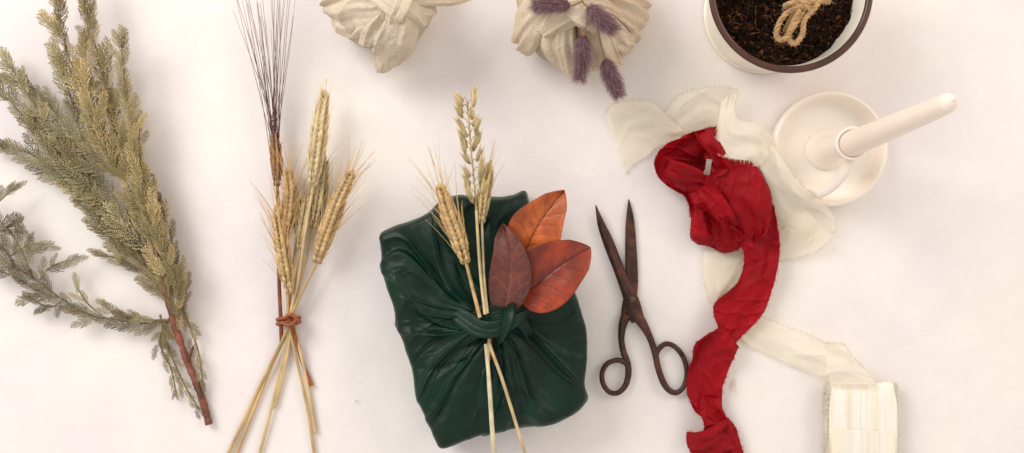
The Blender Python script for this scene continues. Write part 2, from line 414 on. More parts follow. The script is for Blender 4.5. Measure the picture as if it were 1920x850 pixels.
stalk([(590,860,3),(575,760,5),(545,625,12),(540,590,18),(540,550,24),(542,545,25)],3.0,ST,dict(path=[(545,552,26),(536,500,28),(526,440,28),(519,395,28)],w=36,col=EC,awn=62,**AW),wb)
stalk([(484,860,3),(510,760,5),(540,625,9),(543,590,12),(535,520,16),(540,440,18)],3.2,ST2,dict(path=[(536,450,16),(542,400,18),(545,360,20),(541,325,22)],w=36,col=EC,awn=64,**AW),wb)
stalk([(512,765,3),(528,700,5),(543,620,8),(548,590,10),(565,520,12),(590,420,14)],3.8,ST2,dict(path=[(588,430,14),(598,385,16),(604,340,16),(608,300,18)],w=34,col=(206,184,134),awn=30,**AW),wb)
stalk([(440,860,2),(495,720,4),(538,620,8),(541,590,10),(550,500,10),(560,420,12)],3.4,ST,dict(path=[(558,440,12),(562,410,12),(566,380,12)],w=24,col=(210,176,122),awn=40,**AW),wb)
stalk([(516,762,3),(534,690,5),(546,620,10),(549,590,14),(556,520,20),(566,440,22)],3.0,ST2,dict(path=[(562,470,20),(566,440,22),(572,405,22),(576,380,24)],w=24,col=(215,188,138),awn=24,**AW),wb)
m=MB()
for dz,dy in ((0,0),(1,8)):
    ph=np.linspace(0,2*math.pi,40); c0=R(541,598+dy,13)
    pts=np.stack([c0[0]+21*np.cos(ph),c0[1]+3*np.sin(ph*1)+2*np.cos(ph),c0[2]+14*np.sin(ph)],-1)
    tube(m,pts,3.2,lin((150,80,40)),8)
def strand(m,pts,r,col,n=8,flat=1,jit=0):
    P=cr([R(*q) for q in pts],12); 
    tube(m,P,r,lin(col),n,flat=flat)
strand(m,[(534,596,30),(545,590,33),(556,598,30),(560,606,22)],3.4,(170,90,44))
strand(m,[(528,604,28),(540,610,34),(552,604,32),(556,594,26)],3.2,(150,78,40))
strand(m,[(548,604,30),(553,630,16),(565,675,6),(580,712,4),(585,724,4)],3.8,(166,90,44),flat=.6)
strand(m,[(544,608,30),(556,640,12),(568,680,5),(578,722,4)],3.2,(140,72,38),flat=.6)
mk("leather_cord",m,M_leather,wb)

# ---------------- wrapped bundles ----------------
def wrap_bundle(mb,cx,cy,outline,H,hedge,folds,col,steps=(),nth=900,nr=170,dome=8,noiseamp=2.0,seed=1,fine=1.0,side=.4,sharp=False):
    c=R(cx,cy,H)
    O=cr([R(x,y,hedge)-[c[0],c[1],0] for x,y in outline],10,closed=True)
    th=np.arctan2(O[:,1],O[:,0]); rr=np.hypot(O[:,0],O[:,1]); o=np.argsort(th); th=th[o]; rr=rr[o]
    TH=np.linspace(-math.pi,math.pi,nth,endpoint=False)
    RR=np.interp(TH,np.concatenate([th-2*math.pi,th,th+2*math.pi]),np.tile(rr,3))
    if sharp: prp=[(0,H+dome),(0.25,H+dome*0.6),(0.5,H+dome*.2),(0.78,H-1),(0.91,H-3),(0.965,H-8),(0.99,H-22),(1.0,hedge*0.85),(0.995,hedge*0.4),(0.985,4),(0.98,-2)]
    else: prp=[(0,H+dome),(0.25,H+dome*0.6),(0.5,H+dome*.2),(0.72,H-1),(0.86,H-5),(0.945,H-16),(0.985,H-34),(1.0,hedge*0.8),(0.99,hedge*0.4),(0.975,4),(0.97,-2)]
    pr=cr(prp,14)
    seg=np.hypot(np.diff(pr[:,0])*180,np.diff(pr[:,1])); cu=np.concatenate([[0],np.cumsum(seg)])
    q=np.linspace(0,cu[-1],nr); pr=np.stack([np.interp(q,cu,pr[:,0]),np.interp(q,cu,pr[:,1])],-1)
    tg=np.gradient(pr*np.array([180,1]),axis=0); tg/=np.linalg.norm(tg,axis=1,keepdims=True)
    nrm=np.stack([-tg[:,1],tg[:,0]],-1); nrm*=np.sign(nrm[nr//4,1])
    S=pr[:,0][:,None]; r=S*RR[None,:]; th2=TH[None,:]
    path=q[:,None]/cu[-1]*RR.mean()*1.35
    disp=np.zeros_like(r)
    xx=r*np.cos(th2); yy=r*np.sin(th2)
    wth=th2+.16*vn(xx/90,yy/90,seed+9)
    for (ti,k,w0,a,r0,r1,asym) in folds:
        tc=ti+k*(path/200)
        dd=(wth-tc+math.pi)%(2*math.pi)-math.pi
        d=dd*np.maximum(r,12)
        w=w0*(0.45+path/170)
        ww=np.where(d>0,w*asym,w)
        win=1/(1+np.exp(-(path-r0)/7))*1/(1+np.exp((path-r1)/16))
        disp+=a*np.exp(-np.sqrt((d/ww)**2+.03)*1.2)*win*(np.abs(dd)<1.3)*1.35
    for (ti,k,a,r0,r1,span) in steps:
        tc=ti+k*(path/200); dd=(wth-tc+math.pi)%(2*math.pi)-math.pi
        d=dd*np.maximum(r,12)
        win=1/(1+np.exp(-(path-r0)/7))*1/(1+np.exp((path-r1)/12))
        disp+=a*(1/(1+np.exp(-d/1.3)))*np.clip(1-dd/span,0,1)*win
    ct,st_=np.cos(th2),np.sin(th2)
    sw=path/90
    a1=ridge(ct*5+sw*.6+.8*vn(xx/50,yy/50,seed+12),st_*5+sw*.5,seed+20,4)
    a2=ridge(ct*13+sw*1.1+.6*vn(xx/30,yy/30,seed+13),st_*13-sw*.8,seed+21,5)
    disp+=fine*(3.2*a1+2.0*a2*np.clip(path/60,0,1))
    disp+=noiseamp*vn(xx/45,yy/45,seed)+noiseamp*.2*vn(xx/18+5,yy/18,seed+1)
    fade=np.clip(path/25,0,1)
    disp*=fade
    disp*=1-(1-side)*np.clip((S-.86)/.12,0,1)
    rad=r+nrm[:,0][:,None]*disp; z=pr[:,1][:,None]+nrm[:,1][:,None]*disp
    V=np.stack([c[0]+rad*np.cos(th2),c[1]+rad*np.sin(th2),np.maximum(z,-2)],-1)
    shade=(0.9+0.2*vn(xx/60,yy/60,seed+4))[...,None]
    C=np.clip(lin(col)*shade,0,1)
    mb.add(V.reshape(-1,3),grid_faces(nr,nth,True),C.reshape(-1,3))
def rfolds(n,seed,a=(2,6),w=(5,12),k=.6,r0=(0,40),r1=(90,400)):
    r=np.random.default_rng(seed)
    return [(r.uniform(-math.pi,math.pi),r.uniform(-k,k),r.uniform(*w),r.uniform(*a)*(1 if r.random()<.75 else -.8),r.uniform(*r0),r.uniform(*r1),r.choice([.3,.45,1.8,1])) for _ in range(n)]
def cloth_tube(mb,pts,col,amp=.14,lobes=5,twist=3,flat=.7,seed=0,n=96,pleat=.1):
    P=cr([np.append(R(x,y,h),r) for x,y,h,r in pts],16)
    def prof(ph,t):
        a=ph+twist*t+.5*vn(t*3,0*ph,seed+3)
        return 1+pleat*(1-np.abs(np.sin(a*lobes/2+seed))*2)+amp*.8*np.cos(2*a+seed*2+3*t)+0.12*vn(np.cos(ph+seed)*2+t*3,np.sin(ph)*2+t*2,seed)-.1*ridge(np.cos(a)*3,np.sin(a)*3+t*1.2,seed+1,4)
    tube(mb,P[:,:3],P[:,3],lin(col),n,prof=prof,flat=flat)
def sheetfan(mb,pairs,col,amp=4,fq=5,seed=0,sub=8,m=40,long=0.02,frayed=0,fr_len=6,bul=0,jag=0,crk=1.5,roll=0,crs=0):
    A=cr([R(*p[:3]) for p in pairs],sub); B=cr([R(*p[3:]) for p in pairs],sub)
    k=len(A); s=np.linspace(0,1,m)[None,:,None]
    P=A[:,None,:]*(1-s)+B[:,None,:]*s
    du=np.gradient(P,axis=0); dv=np.gradient(P,axis=1); N=np.cross(du,dv); N/= (np.linalg.norm(N,axis=2,keepdims=True)+1e-9)
    mid=(A+B)/2; cu=np.concatenate([[0],np.cumsum(np.linalg.norm(np.diff(mid,axis=0),axis=1))])[:,None]
    ss=s[0,:,0][None,:]
    w=np.linalg.norm(A-B,axis=1)[:,None]; X_=ss*w
    disp=amp*vn(ss*fq+0*cu+.6*vn(cu/60,0*ss,seed+4),cu*long,seed)+amp*.4*vn(ss*fq*2.3+.5*vn(cu/40,0*ss,seed+14),cu*long*1.6,seed+2)+amp*.15*vn(X_/40,cu/34,seed+5)+bul*np.sin(math.pi*ss)
    wx=X_+14*vn(X_/50,cu/50,seed+8); wc=cu+14*vn(X_/50,cu/50,seed+11)
    disp+=crk*(ridge((wx*.92+wc*.25)/30,(wc*.92-wx*.25)/150,seed+6,3)*2.4+ridge((wx*.8-wc*.4)/38,(wc*.8+wx*.4)/120,seed+9,4)*1.8-1.2)
    if crs>0: disp+=crs*(ridge((wc*.9+wx*.5)/22,(wx*.9-wc*.5)/60,seed+16,5)*2+ridge((wc*.8-wx*.7)/26,(wx*.8+wc*.7)/55,seed+19,6)*1.8)
    disp*=np.clip(w/50,.25,1)
    N=np.where(N[...,2:3]<0,-N,N)
    P=P+N*disp[...,None]
    if roll>0: P[...,2]-=roll*(np.clip((np.abs(ss-.5)-.38)/.12,0,1)**2)
    if jag>0:
        for e,o_ in ((0,1),(m-1,m-2)):
            dr=P[:,e]-P[:,o_]; dr/=np.linalg.norm(dr,axis=1,keepdims=True)+1e-9
            P[:,e]+=dr*(jag*vn(cu[:,0]/5,cu[:,0]*0,seed+7))[:,None]
    P[...,2]=np.maximum(P[...,2],1.2)
    C=lin(col)*(0.97+0.05*vn(cu/50+0*ss,ss*2+0*cu,seed+3))[...,None]
    mb.add(P.reshape(-1,3),grid_faces(k,m),np.clip(C,0,1).reshape(-1,3))
    if frayed>0:
        for e,o_ in ((0,1),(m-1,m-2)):
            for i in range(k-1):
                segl=np.linalg.norm(P[i+1,e]-P[i,e]); cnt=rng.poisson(segl*frayed)
                dr=unit(P[i,e]-P[i,o_]); tg=unit(P[i+1,e]-P[i,e])
                for _ in range(cnt):
                    p=P[i,e]+(P[i+1,e]-P[i,e])*random.random()
                    hair(mb,p-dr,dr+tg*random.uniform(-.9,.9)+np.array([0,0,random.uniform(-.2,.3)]),fr_len*random.uniform(.3,1.2),0.4,lin(col),curve=tg*random.uniform(-.4,.4),seg=4)
    return P

GC=(0,40,25)
gift=empty("wrapped_gift",R(915,600),"flat box wrapped in dark green velvet furoshiki cloth, knotted on top","wrapped gift")
out=[(714,440),(735,427),(770,414),(800,400),(830,380),(862,366),(895,371),(930,372),(962,367),(985,361),(994,385),(1015,430),(1045,490),(1078,545),(1092,590),(1101,625),(1100,680),(1096,720),(1099,752),(1075,774),(1040,788),(985,795),(930,807),(880,822),(832,838),(816,822),(797,780),(780,740),(774,700),(762,655),(750,612),(742,575),(728,540),(718,500),(716,465)]
mb=MB()
fo=rfolds(18,11,a=(6,12),w=(8,18),k=.9,r0=(0,40),r1=(140,420))+rfolds(20,12,a=(2,5),w=(4,8),k=.9,r0=(0,120),r1=(120,420))+rfolds(12,13,a=(1.2,2.4),w=(2,4),k=.9,r0=(0,70),r1=(70,300))
stp=[(2.35,.35,11,10,400,.9),(-1.25,-.3,11,10,400,.7),(.35,.3,9,20,400,.8),(-2.3,.2,9,10,400,.8)]
wrap_bundle(mb,925,603,out,98,66,fo,GC,stp,dome=8,noiseamp=3.5,seed=3,fine=.35,side=.35,sharp=True,nth=1100,nr=190)
mk("cloth_wrap",mb,M_green,gift)
mb=MB()
cloth_tube(mb,[(816,560,88,9),(846,584,103,16),(878,604,120,22),(910,612,136,24),(944,602,140,22),(970,586,128,16),(992,570,110,11),(1012,556,92,5)],GC,seed=1,twist=1.0,lobes=5,flat=.55,pleat=.13)
cloth_tube(mb,[(842,656,90,10),(866,632,108,16),(892,606,122,20),(924,586,134,20),(956,586,130,18),(978,606,112,14),(992,634,100,9),(998,662,90,5)],GC,seed=2,twist=-.8,lobes=5,flat=.55,pleat=.13)
cloth_tube(mb,[(932,562,104,8),(950,574,130,15),(954,594,152,18),(946,614,148,17),(934,634,124,14),(926,655,102,9)],GC,seed=3,twist=.5,lobes=4,flat=.55,pleat=.13)
mk("knot",mb,M_green,gift)
mb=MB()
sheetfan(mb,[(908,628,114,950,628,116),(908,660,110,968,655,112),(898,700,109,990,700,110),(890,750,105,1015,745,106),(880,800,80,1030,780,84)],GC,amp=9,fq=5,seed=4,crk=1,long=.004,roll=8,m=60,sub=16)
mk("cloth_tail",mb,M_green,gift)

LC=(226,208,184)
g2=empty("wrapped_gift",R(740,0),"small gift knotted in oatmeal linen cloth with hanging tail","wrapped gift")
mb=MB()
o2=[(624,20),(634,50),(655,72),(690,82),(735,80),(768,72),(788,50),(802,22),(810,-20),(800,-80),(750,-120),(680,-120),(630,-80),(616,-30)]
wrap_bundle(mb,745,-5,o2,88,44,rfolds(12,21,a=(3,7),w=(8,16),k=1.6),LC,[(-2.6,.9,9,5,300,.8),(-1.2,.9,9,5,300,.8)],nth=560,nr=110,dome=10,noiseamp=4,seed=8,fine=.4)
mk("cloth_wrap",mb,M_linen,g2)
SK=dict(m=50,sub=16,fr_len=5,jag=.8,crs=.7)
mb=MB()
sheetfan(mb,[(735,-10,128,742,26,124),(700,-20,120,712,50,108),(660,-30,112,676,66,90),(625,-20,92,640,62,66),(608,0,60,622,40,44)],LC,amp=11,fq=4,seed=51,crk=1.4,long=.006,bul=10,roll=18,**SK)
sheetfan(mb,[(728,10,124,756,14,128),(700,30,112,760,48,116),(676,52,96,756,70,100),(668,78,70,744,88,70)],LC,amp=11,fq=4.5,seed=52,crk=1.4,long=.005,bul=8,roll=16,**SK)
sheetfan(mb,[(756,-20,134,762,26,128),(782,-30,126,790,40,108),(810,-30,104,806,34,76)],LC,amp=9,fq=3.5,seed=53,crk=1.4,long=.006,bul=8,roll=16,**SK)
mk("draped_cloth",mb,M_linen,g2)
mb=MB()
cloth_tube(mb,[(690,-14,112,11),(716,-2,130,19),(742,10,146,22),(768,20,140,20),(788,34,116,13),(796,46,98,7)],LC,seed=4,twist=1.2,lobes=5,pleat=.16)
cloth_tube(mb,[(752,-52,115,11),(760,-24,144,19),(752,6,158,19),(738,26,142,15),(730,44,118,9)],LC,seed=6,twist=-.8,lobes=5,pleat=.16)
mk("knot",mb,M_linen,g2)
mb=MB()
sheetfan(mb,[(742,16,144,772,20,140),(722,42,134,784,52,124),(700,74,108,778,84,94),(696,100,74,762,112,56),(704,132,38,738,128,34)],LC,amp=13,fq=3.5,seed=14,frayed=.25,crk=1.4,long=.005,bul=10,roll=12,**SK)
sheetfan(mb,[(764,-12,142,764,14,138),(800,-26,132,804,10,124),(840,-28,114,850,8,102),(876,-20,82,884,-2,76)],LC,amp=9,fq=3,seed=15,frayed=.3,crk=1.4,long=.005,bul=6,roll=8,**SK)
mk("cloth_tail",mb,M_linen,g2)

LC2=(222,202,176)
g3=empty("wrapped_gift",R(1085,10),"round gift bundled in oatmeal linen decorated with purple grass","wrapped gift")
mb=MB()
o3=[(972,20),(978,58),(1002,88),(1040,110),(1085,126),(1130,122),(1166,110),(1188,82),(1200,45),(1198,0),(1180,-60),(1120,-100),(1040,-100),(985,-60),(968,-15)]
wrap_bundle(mb,1085,15,o3,92,46,rfolds(14,31,a=(3,8),w=(8,16),k=2.0),LC2,[(-2.6,1.2,10,5,300,.9),(-1.5,1.2,10,5,300,.8),(-.6,1.2,9,5,300,.8)],nth=600,nr=120,dome=10,noiseamp=4,seed=18,fine=.4)
mk("cloth_wrap",mb,M_linen,g3)
mb=MB()
sheetfan(mb,[(1070,-20,124,1078,20,128),(1030,-26,118,1046,40,116),(992,-10,104,1020,72,98),(968,24,70,1004,96,66),(964,50,40,990,100,36)],LC2,amp=12,fq=4,seed=61,crk=1.4,long=.006,bul=10,roll=20,**SK)
sheetfan(mb,[(1050,20,124,1080,10,130),(1018,52,108,1082,50,120),(1012,86,90,1086,88,102),(1030,114,60,1090,128,62)],LC2,amp=12,fq=4,seed=62,crk=1.4,long=.006,bul=12,roll=18,**SK)
sheetfan(mb,[(1084,10,132,1110,8,136),(1082,50,122,1138,44,126),(1086,92,98,1160,84,106),(1092,130,60,1172,118,62)],LC2,amp=12,fq=4,seed=63,crk=1.4,long=.006,bul=12,roll=18,**SK)
sheetfan(mb,[(1105,-25,132,1115,14,132),(1140,-34,124,1148,36,122),(1176,-30,104,1180,62,100),(1204,-10,68,1196,80,66)],LC2,amp=12,fq=4,seed=64,crk=1.4,long=.006,bul=10,roll=18,**SK)
mk("draped_cloth",mb,M_linen,g3)
mb=MB()
cloth_tube(mb,[(1018,62,106,10),(1042,42,130,19),(1072,18,148,25),(1104,4,148,23),(1136,10,130,18),(1160,30,112,10)],LC2,seed=7,twist=1.2,lobes=5,pleat=.16)
cloth_tube(mb,[(1032,-14,118,13),(1060,6,142,20),(1088,30,154,20),(1112,44,136,15),(1134,60,116,9)],LC2,seed=8,twist=-1.0,lobes=5,pleat=.16)
mk("knot",mb,M_linen,g3)
mb=MB()
sheetfan(mb,[(1100,20,146,1124,12,144),(1106,46,134,1158,34,130),(1118,74,120,1182,60,110),(1130,98,92,1194,84,84)],LC2,amp=13,fq=3,seed=24,frayed=.2,crk=1.4,long=.006,bul=10,roll=10,**SK)
mk("cloth_tail",mb,M_linen,g3)

def bunny(pathear,w,stempath,label):
    m=MB(); P=cr([R(*q) for q in pathear],12); k=len(P); t=np.linspace(0,1,k)
    prof=w*np.clip(np.sin(math.pi*np.clip(t*0.93+.05,0,1)),0.05,1)**.55*(1-.25*t)
    tube(m,P,prof*.9,lin((108,72,80)),12,flat=.85)
    T=np.gradient(P,axis=0)
    for i in range(1500):
        tt=random.random(); j=int(tt*(k-1)); a=random.uniform(0,2*math.pi)
        T_=unit(T[j]); s=unit(np.cross([0,0,1],T_)); u=np.cross(T_,s)
        nd=s*math.cos(a)+u*math.sin(a)*.85
        cc=lin((146,102,114))*random.uniform(.5,1.25)
        hair(m,P[j]+nd*prof[j]*.75,T_*1.1+nd*.9+rng.normal(0,.22,3),random.uniform(9,18),.3,cc,seg=3,colt=lin((192,154,156)))
    s_=MB(); strand(s_,stempath,1.6,(160,130,90),6)
    o=mk("bunny_tail_grass",m,M_purple,None,label=label,cat="dried grass",group="purple bunny tail grasses on the linen gift")
    mk("stem",s_,M_straw,o)
bunny([(1094,68,142),(1092,95,138),(1090,120,128),(1086,148,116)],14,[(1110,5,170),(1103,35,165),(1094,70,144)],"purple fluffy bunny tail grass hanging over linen gift")
bunny([(1135,112,118),(1142,135,108),(1152,158,98),(1160,176,90)],13.5,[(1118,10,165),(1122,60,150),(1135,114,118)],"purple fluffy bunny tail grass reaching onto white cloth")
bunny([(1102,14,172),(1118,28,170),(1134,42,164),(1150,56,158)],13,[(1090,0,172),(1096,8,172),(1102,14,172)],"short purple bunny tail grass beside the linen knot")
bunny([(1068,12,174),(1045,8,170),(1022,8,164),(1005,12,156)],12,[(1092,2,174),(1080,8,174),(1068,12,174)],"purple bunny tail grass pointing across the linen gift")

# ---------------- decorations on green gift ----------------
m=MB()
stem(m,[(928,860,112),(923,800,124),(919,740,130),(915,690,130),(911,645,132)],3.6,3.4,(240,224,184))
stem(m,[(910,590,150),(902,520,140),(897,460,134),(893,395,130)],3.4,2.4,(230,206,150))
o=mk("oat_stalk",m,M_straw,None,label="pale dried oat stalk tucked under the green knot",cat="oat stalk")
e=MB()
P=cr([R(893,400,130),R(890,350,130),R(884,290,130),R(880,240,130),R(876,190,128)],16)
tube(e,P,1.5,lin((205,176,118)),6)
i=0
for d in np.linspace(2,len(P)-2,30):
    k=int(d); T=unit(P[k]-P[k-1]); s=unit(np.cross([0,0,1],T)); sd=1 if i%2 else -1; t=d/len(P)
    off=random.uniform(4,15)*(1-.35*t); q=P[k]+s*sd*off+T*random.uniform(0,12)+np.array([0,0,random.uniform(-6,10)])
    tube(e,cr([P[k],P[k]+s*sd*off*.5+T*9,q],5),.7,lin((200,170,110)),4,cap=False)
    dr=unit(T*random.uniform(.8,1.1)+s*sd*random.uniform(.1,.55)+np.array([0,0,random.uniform(-.2,.3)]))
    c_=lin((226,202,146))*random.uniform(.8,1.15); L_=random.uniform(28,38)*(1-.15*t)
    s2=unit(np.cross([0,0,1],dr))
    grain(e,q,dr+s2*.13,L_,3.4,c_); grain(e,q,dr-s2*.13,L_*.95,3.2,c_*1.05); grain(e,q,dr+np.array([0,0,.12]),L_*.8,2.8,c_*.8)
    i+=1
mk("panicle",e,M_ear,o)
m=MB(); stem(m,[(990,870,105),(966,790,126),(941,710,132),(921,655,132),(917,635,132)],3.0,2.8,(228,200,148)); stem(m,[(900,596,150),(888,548,142),(878,508,136),(872,486,132)],3.4,3,(216,180,122))
o=mk("wheat_stalk",m,M_straw,None,label="golden bearded wheat ear tucked into the green knot",cat="wheat stalk")
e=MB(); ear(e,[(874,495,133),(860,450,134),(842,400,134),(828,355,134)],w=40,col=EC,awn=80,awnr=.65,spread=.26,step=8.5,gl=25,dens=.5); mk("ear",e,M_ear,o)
m=MB(); stem(m,[(926,870,110),(919,760,128),(915,690,128),(917,640,130)],3.0,3.0,(244,228,192)); stem(m,[(914,588,148),(908,520,138),(905,460,128),(903,400,124)],2.6,2.2,(234,212,160))
o=mk("wheat_stalk",m,M_straw,None,label="slender pale wheat ear standing beside the oat stalk",cat="wheat stalk")
e=MB(); ear(e,[(902,420,120),(906,380,122),(911,345,122),(917,312,122)],w=28,col=(226,196,140),awn=40,awnr=.6,spread=.2,step=9,dens=.5); mk("ear",e,M_ear,o)

def leaf(parent,midp,wl,wr,c1,c2,cv,label=None,sharp=1.0,nv_=6.5,curl=0,name="leaf",pw=.66):
    nv=71; P=cr([R(*q) for q in midp],max(8,int(130/(len(midp)-1)))); nu=len(P)
    t=np.linspace(0,1,nu)[:,None]; mid=P
    Tm=P[-1]-P[0]; T=np.gradient(mid,axis=0); T/=np.linalg.norm(T,axis=1,keepdims=True); T=T*.4+unit(Tm)*.6; S=np.cross([0,0,1],T); S/=np.linalg.norm(S,axis=1,keepdims=True)
    w=(np.sin(math.pi*np.clip(t,0,1)**(.74*sharp))**pw)
    w=w*np.clip((1-t)/.16,0,1)**.35
    ser=1+.012*np.abs(((t*38)%1)-.5)*2
    s=np.linspace(-1,1,nv)[None,:]
    W=np.where(s>0,wl,wr)*w*ser*s
    side=np.where(s>0,0,.37)
    u_=(t*nv_-np.abs(s)**.9*1.5*(1-.2*t)+side+.12*vn(s*3+0*t,t*5+0*s,4)+10)%1
    dist=np.abs(u_-.5); vein=np.exp(-(dist/.045)**2)*(1-.4*np.abs(s))
    rib=np.exp(-(np.abs(W)/1.8)**2)
    net=ridge(W/7,t*22+0*s,3,8)*.5+ridge(W/4+3,t*40+0*s,5,8)*.3
    H=-.6*vein-1.2*rib+.22*np.abs(W)+6.0*vn(s*1.1+0*t,t*1.8+0*s,wl)*np.abs(s)+curl*(s**2)*t*12-.2*net
    H=H+.45*np.cos((u_-.5)*2*math.pi)*-.5*(1-np.abs(s))
    V=mid[:,None,:]+S[:,None,:]*W[...,None]; V[...,2]+=H
    mixn=np.clip(.5+1.2*vn(W/24,t*3.5+0*s,wl+1)+.25*np.sign(s)+.4*vn(W/9,t*10+0*s,2),0,1)[...,None]
    C=lin(c1)*(1-mixn)+lin(c2)*mixn
    v=np.clip(.7*vein+rib+net*.8,0,1)[...,None]*.7
    C=C*(1-v)+lin(cv)*v
    edge=np.clip((np.abs(s)-.94)/.06,0,1)[...,None]*.4; C=C*(1-edge*np.ones_like(C))
    mbx=MB(); mbx.add(V.reshape(-1,3),grid_faces(nu,nv),np.clip(C,0,1).reshape(-1,3))
    o=mk(name,mbx,M_leaf,parent,label=label)
    md=o.modifiers.new("thickness",'SOLIDIFY'); md.thickness=0.0003
lf=empty("leaf_sprig",R(935,590,125),"sprig of three rust and orange autumn leaves under green knot","leaf sprig")
leaf(lf,[(983,480,130),(1000,440,142),(1022,404,150),(1058,357,156)],46,46,(206,106,46),(178,82,40),(116,56,30),label="orange brown leaf with net veins",sharp=.9,curl=.4,pw=.68)
leaf(lf,[(972,560,132),(1010,530,146),(1055,496,152),(1107,464,144)],54,54,(168,64,34),(132,50,34),(98,38,28),label="rust orange rounded leaf",sharp=1.02,curl=-.5,pw=.6)
leaf(lf,[(945,585,140),(956,530,158),(956,480,166),(943,420,158)],36,36,(112,56,44),(86,46,40),(150,90,74),label="dull reddish brown leaf",sharp=1.0,curl=.4,pw=.64)
m=MB(); strand(m,[(945,585,140),(932,610,128),(920,640,128),(918,675,128)],2.8,(140,70,44)); strand(m,[(983,480,130),(968,520,132),(945,575,134)],2,(128,64,40)); strand(m,[(972,560,132),(960,572,134),(944,584,136)],2,(128,64,40))
mk("stem",m,M_bark,lf)

# ---------------- scissors ----------------
sc=empty("scissors",R(1187,565),"open antique scissors of dark rusty iron on white cloth","scissors")
IR=(78,54,47)
def blade(L,Rr,z,th,side):
    A=cr([R(x,y,z) for x,y in L],10); B=cr([R(x,y,z) for x,y in Rr],10); k=len(A)
    rows=[]
    for s,h in ((0,0),(0.0,th*.35),(.3 if side>0 else .12,th),(.88 if side>0 else .7,th*.9),(1,th*.35),(1,0)):
        q=A*(1-s)+B*s; q=q.copy(); q[:,2]+=h*np.clip(np.linalg.norm(A-B,axis=1)/12,.15,1); rows.append(q)
    V=np.stack(rows,1); m=MB(); F=grid_faces(k,6,True).tolist(); F.append(list(range(6))); F.append([(k-1)*6+j for j in range(6)][::-1])
    m.add(V.reshape(-1,3),F,lin(IR)); return m
m=blade([(1116,385),(1121,425),(1135,468),(1152,512),(1166,552),(1177,590),(1184,606)],[(1118,385),(1132,415),(1148,447),(1164,487),(1180,527),(1198,562),(1208,598)],9,6,1)
b1=mk("blade",m,M_iron,sc,smooth=False)
m=blade([(1178,374),(1173,420),(1172,480),(1173,530),(1166,575),(1162,606)],[(1180,374),(1189,415),(1194,475),(1196,530),(1192,572),(1184,600)],3,5.5,0)
b2=mk("blade",m,M_iron,sc,smooth=False)
def handle(pts,par,zz):
    P=cr([np.append(R(x,y,zz),r) for x,y,r in pts],10); m=MB(); tube(m,P[:,:3],P[:,3],lin(IR),14,flat=.75); mk("handle",m,M_iron,par)
handle([(1192,590,11),(1204,606,9),(1217,630,6.5),(1227,658,6),(1234,690,6),(1244,718,6),(1256,733,5.5),(1270,736,5),(1283,723,4.8),(1288,698,4.8),(1281,670,4.8),(1266,651,4.8),(1249,645,4.8),(1236,654,5),(1230,668,4)],b1,9)
handle([(1175,590,10),(1168,608,8),(1165,635,6),(1169,660,6),(1177,682,6),(1178,704,6),(1172,724,5.5),(1158,737,5),(1142,735,4.8),(1131,720,4.8),(1129,700,4.8),(1138,683,4.8),(1154,676,4.8),(1168,678,5),(1176,686,4)],b2,9)
m=MB(); lathe(m,R(1185,562,14),[(0.01,5),(4,4.6),(7,3),(7.5,0),(7.5,-8)],lin((100,76,66)),24); mk("screw",m,M_iron,sc)

# ---------------- red ribbon ----------------
RC=(156,2,18)
mb=MB()
kw=dict(amp=9,fq=2.8,sub=22,m=44,frayed=.4,fr_len=5,jag=.8,crk=1.5,long=.010,crs=1.5)
sheetfan(mb,[(1262,350,22,1310,335,22),(1285,372,24,1345,362,24),(1294,410,20,1350,392,26),(1296,448,12,1356,418,30),(1330,462,8,1378,424,30),(1358,472,8,1395,432,30),(1388,462,14,1412,430,32),(1400,465,20,1440,420,30)],RC,seed=31,**kw)
sheetfan(mb,[(1356,360,24,1420,300,34),(1376,420,26,1446,370,38),(1388,455,28,1458,430,36),(1396,490,26,1460,480,30),(1382,530,24,1448,545,30),(1340,568,24,1430,590,28),(1340,600,24,1402,622,26),(1350,626,28,1378,644,30),(1350,644,32,1364,658,34)],RC,seed=32,**{**kw,'amp':7})
sheetfan(mb,[(1350,612,42,1386,648,34),(1325,626,42,1378,664,26),(1302,645,30,1366,690,16),(1297,672,20,1354,722,14),(1289,700,16,1352,756,14),(1288,738,10,1338,768,16),(1300,760,16,1322,776,22)],RC,seed=33,**kw)
sheetfan(mb,[(1290,738,12,1350,748,18),(1300,765,16,1354,765,22),(1318,785,30,1362,782,22),(1318,805,34,1378,798,18),(1305,830,14,1388,830,14),(1296,880,9,1400,870,9)],RC,seed=34,**kw)
sheetfan(mb,[(1290,808,16,1292,850,10),(1310,806,30,1318,858,20),(1335,795,40,1345,850,26),(1362,782,26,1376,840,18)],RC,seed=35,**kw)
sheetfan(mb,[(1345,262,42,1332,330,40),(1372,296,58,1335,372,42),(1412,304,64,1348,398,42),(1440,345,60,1382,428,40),(1448,385,50,1405,455,32),(1442,430,40,1392,464,24)],RC,seed=36,**{**kw,'amp':11,'bul':8,'roll':8})
sheetfan(mb,[(1346,237,34,1345,300,34),(1312,243,50,1322,298,30),(1276,256,58,1324,306,20),(1240,276,50,1322,312,10),(1226,300,40,1318,322,8),(1234,332,28,1314,336,12),(1262,356,22,1322,342,26),(1288,366,26,1332,338,44),(1312,360,38,1345,318,60),(1332,352,44,1368,314,62)],RC,seed=37,**{**kw,'amp':9})
sheetfan(mb,[(1246,294,60,1258,340,32),(1266,300,78,1272,358,38),(1290,304,82,1300,368,42),(1310,314,76,1320,364,48),(1326,332,62,1322,358,54)],RC,seed=38,**{**kw,'amp':8,'roll':10})
sheetfan(mb,[(1314,328,64,1320,364,48),(1332,334,86,1338,376,52),(1350,342,80,1350,378,56),(1350,352,58,1340,368,52)],RC,seed=40,**{**kw,'amp':4})
